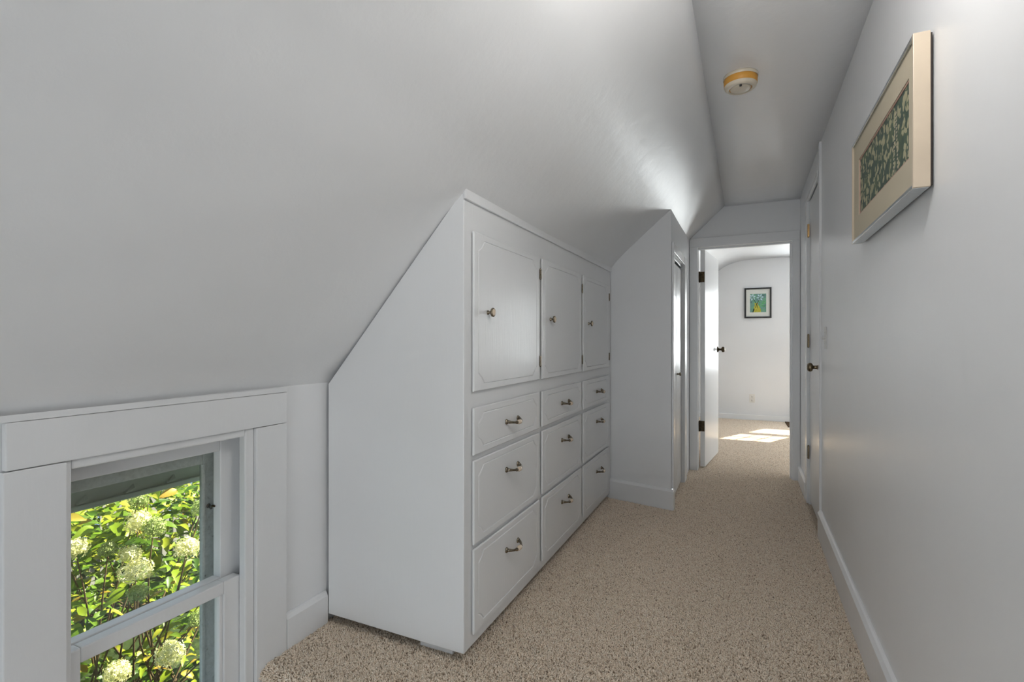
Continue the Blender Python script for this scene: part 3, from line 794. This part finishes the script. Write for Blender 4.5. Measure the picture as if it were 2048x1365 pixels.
# ------------------------------------------------------------------ unseen globe lamp added above the stairs to brighten the hall
LX, LY = 0.08, 1.02
lp = empty('added_fill_lamp', (LX, LY, 2.289), 'added opal globe lamp out of view over the stairs, fill light for the hall', 'fill lamp')
MB().lathe([(0, 0), (0.055, 0), (0.056, 0.010), (0.030, 0.020), (0.008, 0.024), (0.008, 0.10), (0.035, 0.108), (0.035, 0.125), (0, 0.125)], (LX, LY, 2.29), dn, 32).build('canopy', M['brass'], lp)
MB().lathe([(0.033, 0.120)] + [(0.098 * math.sin(a), 0.212 - 0.098 * math.cos(a)) for a in [0.36 + (PI - 0.36) * k / 14 for k in range(15)]][:-1] + [(0, 0.310)], (LX, LY, 2.29), dn, 36).build('fill_lamp_globe', M['opal'], lp)

# ------------------------------------------------------------------ framed botanical print on the right wall
pf = empty('framed_print', (XR, 1.84, 1.484), 'framed green and cream botanical print in beige mat on the right wall', 'picture')
py0, py1, pz0, pz1 = 1.458, 2.214, 1.486, 1.846
xw, xf_ = XR - 0.003, 0.350
fw = 0.009
box('backing', xw - 0.006, xw, py0 + 0.004, py1 - 0.004, pz0 + 0.004, pz1 - 0.004, M['dark_edge'], pf)
box('frame_rail', xf_, xw - 0.004, py0, py0 + fw, pz0 + 0.0005, pz1, M['cream_rail'], pf, 0.0012)['label'] = 'cream painted side rail'
box('frame_rail', xf_, xw - 0.004, py1 - fw, py1, pz0 + 0.0005, pz1, M['cream_rail'], pf, 0.0012)['label'] = 'cream painted side rail'
box('frame_rail', xf_, xw - 0.004, py0 + fw, py1 - fw, pz0, pz0 + fw, M['silver'], pf, 0.0012)['label'] = 'silver metal rail'
box('frame_rail', xf_, xw - 0.004, py0 + fw, py1 - fw, pz1 - fw, pz1, M['silver'], pf, 0.0012)['label'] = 'silver metal rail'
iy0, iy1, iz0, iz1 = 1.517, 2.122, 1.572, 1.768
b = MB()
for q in ((py0 + fw, iy0, pz0 + fw, pz1 - fw), (iy1, py1 - fw, pz0 + fw, pz1 - fw), (iy0, iy1, pz0 + fw, iz0), (iy0, iy1, iz1, pz1 - fw)):
    b.box(xf_ + 0.006, xf_ + 0.009, *q)
b.build('mat_board', M['mat_board'], pf)
b = MB(); e = 0.005
for q in ((iy0, iy0 + e, iz0, iz1), (iy1 - e, iy1, iz0, iz1), (iy0 + e, iy1 - e, iz0, iz0 + e), (iy0 + e, iy1 - e, iz1 - e, iz1)):
    b.box(xf_ + 0.008, xf_ + 0.0105, *q)
b.build('mat_bevel', M['pink_line'], pf)
box('print', xf_ + 0.010, xf_ + 0.012, iy0, iy1, iz0, iz1, M['print'], pf)
# pale flower spike printed on the sheet
b = MB(); random.seed(3)
for k in range(15):
    z = 1.590 + k * 0.0105; wd = 0.021 * (1 - k / 17)
    for s_ in (-1, 1):
        y = 1.655 + s_ * wd
        b.poly([(xf_ + 0.0098, y - 0.007, z), (xf_ + 0.0098, y, z - 0.004), (xf_ + 0.0098, y + 0.007, z), (xf_ + 0.0098, y, z + 0.004)], [(0, 1, 2, 3)])
b.build('printed_flower_spike', M['mat_board'], pf)
box('glazing', xf_ + 0.003, xf_ + 0.0045, py0 + fw, py1 - fw, pz0 + fw, pz1 - fw, M['clear_glass'], pf)

# ------------------------------------------------------------------ bedroom picture, outlet, dark slab on the floor
bp_ = empty('framed_watercolour', (0.14, 8.0, 1.456), 'small black-framed picture of pale blue flowers in a yellow vase', 'picture')
ax0, ax1, az0, az1 = -0.033, 0.313, 1.456, 1.888
fr = 0.022
for q in ((ax0, ax0 + fr, az0, az1), (ax1 - fr, ax1, az0, az1), (ax0 + fr, ax1 - fr, az0, az0 + fr), (ax0 + fr, ax1 - fr, az1 - fr, az1)):
    box('frame_rail', q[0], q[1], 7.974, 7.999, q[2], q[3], M['black'], bp_, 0.002)
box('mat_board', ax0 + fr, ax1 - fr, 7.988, 7.992, az0 + fr, az1 - fr, M['white_mat'], bp_)
sx0, sx1, sz0, sz1 = 0.040, 0.246, 1.540, 1.802
box('painting', sx0, sx1, 7.9865, 7.988, sz0, sz1, M['paint_bg'], bp_)
W_, H_ = sx1 - sx0, sz1 - sz0
def flat(pts, lay):
    return [(sx0 + u * W_, 7.9862 - lay * 0.0003, sz0 + v * H_) for u, v in pts]
b = MB(); pts = [(0.20, 0.0), (0.20, 0.12), (0.24, 0.26), (0.30, 0.40), (0.26, 0.50), (0.50, 0.52), (0.48, 0.42), (0.58, 0.30), (0.66, 0.16), (0.68, 0.0)]
b.poly(flat(pts, 1), [tuple(range(len(pts)))]); b.build('painted_vase', M['vase_yellow'], bp_)
b = MB()
for c, rr, st0 in (((0.14, 0.82), 0.24, 0.3), ((0.62, 0.80), 0.25, 0.1)):
    for k in range(6):
        a = st0 + k * PI / 3; dx, dz = math.cos(a), math.sin(a); nx_, nz_ = -dz, dx
        P_ = [(c[0] + dx * 0.04, c[1] + dz * 0.03), (c[0] + dx * rr * 0.55 + nx_ * 0.055, c[1] + dz * rr * 0.5 + nz_ * 0.045), (c[0] + dx * rr, c[1] + dz * rr * 0.85), (c[0] + dx * rr * 0.55 - nx_ * 0.055, c[1] + dz * rr * 0.5 - nz_ * 0.045)]
        P_ = [(min(1, max(0, u)), min(1, max(0, v))) for u, v in P_]
        b.poly(flat(P_, 2), [(0, 1, 2, 3)])
b.build('painted_petals', M['petal_blue'], bp_)
b = MB()
for (u0, v0), (u1, v1), t_ in (((0.18, 0.78), (0.42, 0.42), 0.018), ((0.62, 0.78), (0.40, 0.40), 0.020), ((0.40, 0.42), (0.33, 0.22), 0.016), ((0.42, 0.42), (0.49, 0.20), 0.016), ((0.18, 0.0), (0.25, 0.2), 0.04)):
    b.poly(flat([(u0 - t_, v0), (u0 + t_, v0), (u1 + t_, v1), (u1 - t_, v1)], 3), [(0, 1, 2, 3)])
b.build('painted_stems', M['stroke'], bp_)
b = MB(); random.seed(5)
for k in range(14):
    u, v = random.uniform(0.58, 0.95), random.uniform(0.28, 0.58)
    b.poly(flat([(u - 0.09, v), (u, v - 0.02), (u + 0.07, v), (u, v + 0.02)], 1.5 + 0.01 * k), [(0, 1, 2, 3)])
b.build('painted_foliage', M['grass_patch'], bp_)
box('glazing', ax0 + fr, ax1 - fr, 7.980, 7.9812, az0 + fr, az1 - fr, M['clear_glass'], bp_)

ot = empty('wall_outlet', (0.065, 8.0, 0.26), 'white duplex outlet low on the far bedroom wall', 'outlet')
box('cover_plate', 0.030, 0.103, 7.993, 8.0, 0.250, 0.368, M['plastic'], ot, 0.003)
for z in (0.283, 0.335):
    rc = MB().lathe([(0.017, 0), (0.016, 0.002), (0, 0.002)], (0.0665, 7.993, z), (0, -1, 0), 20).build('socket', M['plastic'], ot)
    b = MB(); b.box(0.0590, 0.0610, 7.9905, 7.9915, z - 0.002, z + 0.008); b.box(0.0720, 0.0740, 7.9905, 7.9915, z - 0.002, z + 0.008); b.box(0.0645, 0.0685, 7.9905, 7.9915, z - 0.010, z - 0.006)
    b.build('slot', M['dark_slot'], rc)
rg = MB().prism([(0.485, 7.50), (1.30, 7.50), (1.30, 7.955), (0.475, 7.955)], 'z', 0.0, 0.012).build('dark_slab', M['dark_slab'], None, 0.004)  # thin dark brown slab laid flat on the carpet
tag(rg, 'thin dark brown slab on the carpet against the far bedroom wall', 'dark_slab')

# ------------------------------------------------------------------ outside the stair window
gt = empty('rain_gutter', (-1.95, 1.5, 0.6), 'pale grey gutter along the eave just outside the stair window', 'gutter')
MB().prism([(-1.900, 0.612), (-1.894, 0.612), (-1.894, 0.745), (-1.900, 0.745)], 'y', -1.9, 4.6).build('back_panel', M['gutter'], gt)
MB().prism([(-1.894, 0.600), (-1.900, 0.618), (-2.000, 0.618), (-2.020, 0.70), (-2.026, 0.70), (-2.006, 0.600)], 'y', -1.9, 4.6).build('trough', M['gutter'], gt)
MB().prism([(-1.894, 0.600), (-1.880, 0.600), (-1.880, 0.618), (-1.894, 0.618)], 'y', -1.9, 4.6).build('lip', M['gutter'], gt, 0.003)
for k in range(24):
    y = -1.6 + 0.135 * k + 0.02
    MB().poly([(-1.893, y, 0.622), (-1.893, y + 0.030, 0.622), (-1.893, y + 0.030, 0.645), (-1.884, y + 0.001, 0.620), (-1.884, y + 0.029, 0.620), (-1.884, y + 0.0295, 0.632)],
              [(0, 1, 2), (3, 5, 4), (0, 3, 4, 1), (1, 4, 5, 2), (2, 5, 3, 0)]).build('hanger', M['gutter'], gt)

GZ = -1.55
gd = struct(box('ground', -14, -1.75, -6, 12, GZ - 0.2, GZ, M['mulch']), 'dark grassy ground of the garden')

def leaf_bm(bm, Mx, L=0.095, Wd=0.052, fold=0.012, droop=0.018):
    """an ovate leaf folded along its midrib, drooping to the tip"""
    prof_ = [(0.0, 0.0), (0.12, 0.55), (0.34, 1.0), (0.62, 0.82), (0.84, 0.40), (1.0, 0.0)]
    mid = []; lf = []; rt = []
    for t, w_ in prof_:
        z = -droop * t * t * 1.6
        mid.append(bm.verts.new(Mx @ Vector((L * t, 0, z))))
        if 0 < t < 1:
            lf.append(bm.verts.new(Mx @ Vector((L * t, Wd / 2 * w_, z + fold * w_)))); rt.append(bm.verts.new(Mx @ Vector((L * t, -Wd / 2 * w_, z + fold * w_))))
    m = len(lf)
    for S, rev in ((lf, False), (rt, True)):
        fs_ = [[mid[0], mid[1], S[0]]] + [[mid[i + 1], mid[i + 2], S[i + 1], S[i]] for i in range(m - 1)] + [[mid[m], mid[m + 1], S[m - 1]]]
        for f in fs_:
            fc = bm.faces.new(f[::-1] if rev else f); fc.smooth = True
leaf_meshes = []
for k in range(4):
    bm = bmesh.new(); leaf_bm(bm, Matrix.Identity(4), 0.085 + 0.012 * k, 0.046 + 0.006 * (k % 3), 0.008 + 0.005 * (k % 2), 0.012 + 0.012 * (k % 3))
    me = bpy.data.meshes.new('leaf'); bm.to_mesh(me); bm.free(); me.materials.append(M['leaf']); leaf_meshes.append(me)

def rand_dir_matrix(p, az, pitch, roll, sc):
    return Matrix.Translation(p) @ Matrix.Rotation(az, 4, 'Z') @ Matrix.Rotation(-pitch, 4, 'Y') @ Matrix.Rotation(roll, 4, 'X') @ Matrix.Scale(sc, 4)

def flower_head(parent, p, rx, rz, mat, n=150):
    b = MB(); bm = b.bm
    for k in range(n):
        # fibonacci dome, more florets on the upper side
        t = (k + 0.5) / n; ph = k * 2.39996; cz = 1 - 1.75 * t; sr = math.sqrt(max(0, 1 - cz * cz))
        nrm_ = Vector((sr * math.cos(ph), sr * math.sin(ph), cz))
        j = random.uniform(0.70, 1.12)
        c = Vector((nrm_.x * rx * j, nrm_.y * rx * j, nrm_.z * rz * j)) + p
        nn = (nrm_ + Vector((random.uniform(-.5, .5), random.uniform(-.5, .5), random.uniform(-.4, .4)))).normalized()
        t1_ = nn.orthogonal().normalized(); t2_ = nn.cross(t1_); a0 = random.uniform(0, PI)
        s_ = random.uniform(0.009, 0.015)
        cv = bm.verts.new(c)
        for q in range(4):
            a = a0 + q * PI / 2
            e1 = t1_ * math.cos(a - 0.5) + t2_ * math.sin(a - 0.5); e2 = t1_ * math.cos(a + 0.5) + t2_ * math.sin(a + 0.5); e0 = t1_ * math.cos(a) + t2_ * math.sin(a)
            f = bm.faces.new([cv, bm.verts.new(c + e1 * s_ * 0.75 + nn * 0.002), bm.verts.new(c + e0 * s_ * 1.1 + nn * 0.003), bm.verts.new(c + e2 * s_ * 0.75 + nn * 0.002)])
    return b.build('flower_head', mat, parent)

def hydrangea(label, base, boxr, boxr_far, n_cl, n_far, heads, seed):
    """clusters of opposite leaf pairs at the shoot tips; the nearest 300 leaves are parts, the rest one leaf mass"""
    random.seed(seed)
    root = empty('hydrangea_shrub', (base[0], base[1], GZ), label, 'shrub', 'hydrangea shrubs outside the stair window')
    B0 = Vector((base[0], base[1], GZ)); inv = -world_loc(root)
    def shoot(tip):
        mid = B0.lerp(tip, 0.55) + Vector((random.uniform(-.1, .1), random.uniform(-.1, .1), 0.12))
        st0 = B0 + Vector((random.uniform(-.45, .15), random.uniform(-.55, .55), -0.02))
        return [st0.lerp(mid, t).lerp(mid.lerp(tip, t), t) for t in (0, .2, .4, .6, .8, 1)]
    def cluster(tip, n):
        up = Vector((random.uniform(-0.2, 0.6), random.uniform(-0.4, 0.4), 1)).normalized()
        q = up.to_track_quat('Z', 'X').to_matrix().to_4x4(); a0 = random.uniform(0, PI); out = []
        for k in range(n):
            pair, sd_ = divmod(k, 2)
            az = a0 + pair * PI / 2 + sd_ * PI + random.uniform(-0.3, 0.3)
            pitch = random.uniform(-0.25, 0.25) + 0.25 - 0.16 * pair
            Mx = Matrix.Translation(tip - up * (0.055 * pair)) @ q @ Matrix.Rotation(az, 4, 'Z') @ Matrix.Translation((0.012 + 0.008 * pair, 0, 0)) @ Matrix.Rotation(-pitch, 4, 'Y') @ Matrix.Rotation(random.uniform(-0.5, 0.5), 4, 'X') @ Matrix.Scale(random.uniform(0.62, 0.85) + 0.16 * pair, 4)
            out.append(Mx)
        return out
    def rnd(bx): return Vector([random.uniform(*r) for r in bx])
    b = MB(); near = []; far = []
    hp = [Vector(h[0]) for h in heads]
    while len(near) < n_cl:
        t = rnd(boxr)
        if t.z < -0.50 and random.random() < 0.55: continue
        if any((t - h).length < 0.10 for h in hp): continue
        near.append(t)
    while len(far) < n_far:
        t = rnd(boxr_far)
        if t.z < -0.55 and random.random() < 0.60: continue
        far.append(t)
    for k, t in enumerate(near + far):
        if k % 24 == 0: b.tube(shoot(t), [0.008, 0.007, 0.006, 0.005, 0.0035, 0.002], 5)
    for h in hp: b.tube(shoot(h), [0.008, 0.007, 0.006, 0.005, 0.004, 0.003], 6)
    b.build('stems', M['wood_stem'], root)
    for h in heads: flower_head(root, Vector(h[0]), h[1], h[2], M['floret_green'] if h[3] else M['floret'], 110 if h[1] < 0.05 else 190)
    cnt = 0
    for t in near:
        for Mx in cluster(t, random.choice((4, 6, 6))):
            if cnt >= 300: break
            o = bpy.data.objects.new('leaf', leaf_meshes[cnt % 4]); COL.objects.link(o); o.parent = root
            o.matrix_local = Matrix.Translation(inv) @ Mx; cnt += 1
    bm = bmesh.new()
    for t in far:
        for Mx in cluster(t, 6):
            leaf_bm(bm, Mx, random.uniform(0.08, 0.12), random.uniform(0.046, 0.062), random.uniform(0.004, 0.016), random.uniform(0.005, 0.04))
    me = bpy.data.meshes.new('leaf_mass'); bm.to_mesh(me); bm.free(); me.materials.append(M['leaves'])
    o = bpy.data.objects.new('leaf_mass', me); COL.objects.link(o); adopt(o, root); o['kind'] = 'stuff'
    return root

hydrangea('tall leafy hydrangea shrub with many cream flower heads close outside the window', (-3.55, 1.85), ((-3.50, -2.98), (1.25, 2.30), (-1.05, 0.30)), ((-4.3, -3.3), (0.7, 3.2), (-1.3, 0.42)), 56, 420,
          [((-2.991, 1.628, 0.148), 0.058, 0.055, 0),
           ((-2.885, 1.646, 0.126), 0.053, 0.053, 1),
           ((-3.098, 1.389, 0.077), 0.055, 0.049, 0),
           ((-2.920, 1.549, 0.015), 0.049, 0.040, 0),
           ((-2.744, 1.735, 0.010), 0.058, 0.049, 0),
           ((-2.885, 1.558, -0.069), 0.073, 0.055, 0),
           ((-2.867, 1.558, -0.180), 0.044, 0.040, 1),
           ((-3.027, 1.504, 0.041), 0.037, 0.037, 1),
           ((-2.699, 1.788, 0.218), 0.049, 0.044, 1),
           ((-3.009, 1.637, 0.263), 0.044, 0.044, 1),
           ((-2.699, 1.620, -0.490), 0.062, 0.062, 0),
           ((-2.920, 1.487, -0.569), 0.058, 0.053, 0),
           ((-2.611, 1.708, -0.330), 0.040, 0.040, 1),
           ((-2.531, 1.752, -0.490), 0.031, 0.040, 1)], 11)
hydrangea('hydrangea shrub growing farther off behind the tall flowering one', (-5.35, 2.7), ((-5.3, -4.75), (2.0, 3.5), (-0.9, 0.0)), ((-6.0, -5.0), (1.4, 4.4), (-1.5, 0.05)), 20, 330,
          [((-4.8, 2.5, -0.20), 0.06, 0.055, 0), ((-4.75, 2.9, -0.15), 0.06, 0.055, 1)], 31)

# picket fence and pale blue boards glimpsed between the leaves
fn = empty('picket_fence', (-6.45, 2.4, GZ), 'white picket fence glimpsed between the hydrangea leaves', 'fence')
for k in range(34):
    y = 1.6 + 0.13 * k
    MB().prism([(y - 0.04, GZ), (y + 0.04, GZ), (y + 0.04, -0.62), (y, -0.56), (y - 0.04, -0.62)], 'x', -6.46, -6.44).build('picket', M['picket'], fn)
for z in (-1.35, -0.80): box('rail', -6.50, -6.46, 1.5, 6.0, z, z + 0.08, M['picket'], fn)
bw = empty('board_wall', (-8.0, 4.0, GZ), 'pale blue board wall glimpsed far behind the hydrangeas', 'wall')
for k in range(12):
    z = GZ + 0.18 * k
    MB().prism([(-8.0, z), (-7.970, z), (-7.985, z + 0.19), (-8.0, z + 0.19)], 'y', 1.0, 8.0).build('board', M['blue_board'], bw)
bm = bmesh.new(); random.seed(41)
for k in range(2600):
    p = Vector((random.uniform(-7.7, -6.7), random.uniform(1.0, 7.0), GZ + 0.75 * random.random() ** 0.8))
    leaf_bm(bm, rand_dir_matrix(p, random.uniform(0, 6.28), random.uniform(-0.6, 0.5), random.uniform(-0.7, 0.7), random.uniform(0.7, 1.2)))
me = bpy.data.meshes.new('hedge_leaves'); bm.to_mesh(me); bm.free(); me.materials.append(M['hedge'])
hd = bpy.data.objects.new('hedge', me); COL.objects.link(hd); hd['kind'] = 'stuff'; tag(hd, 'dark green hedge leaves behind the hydrangeas', 'hedge')
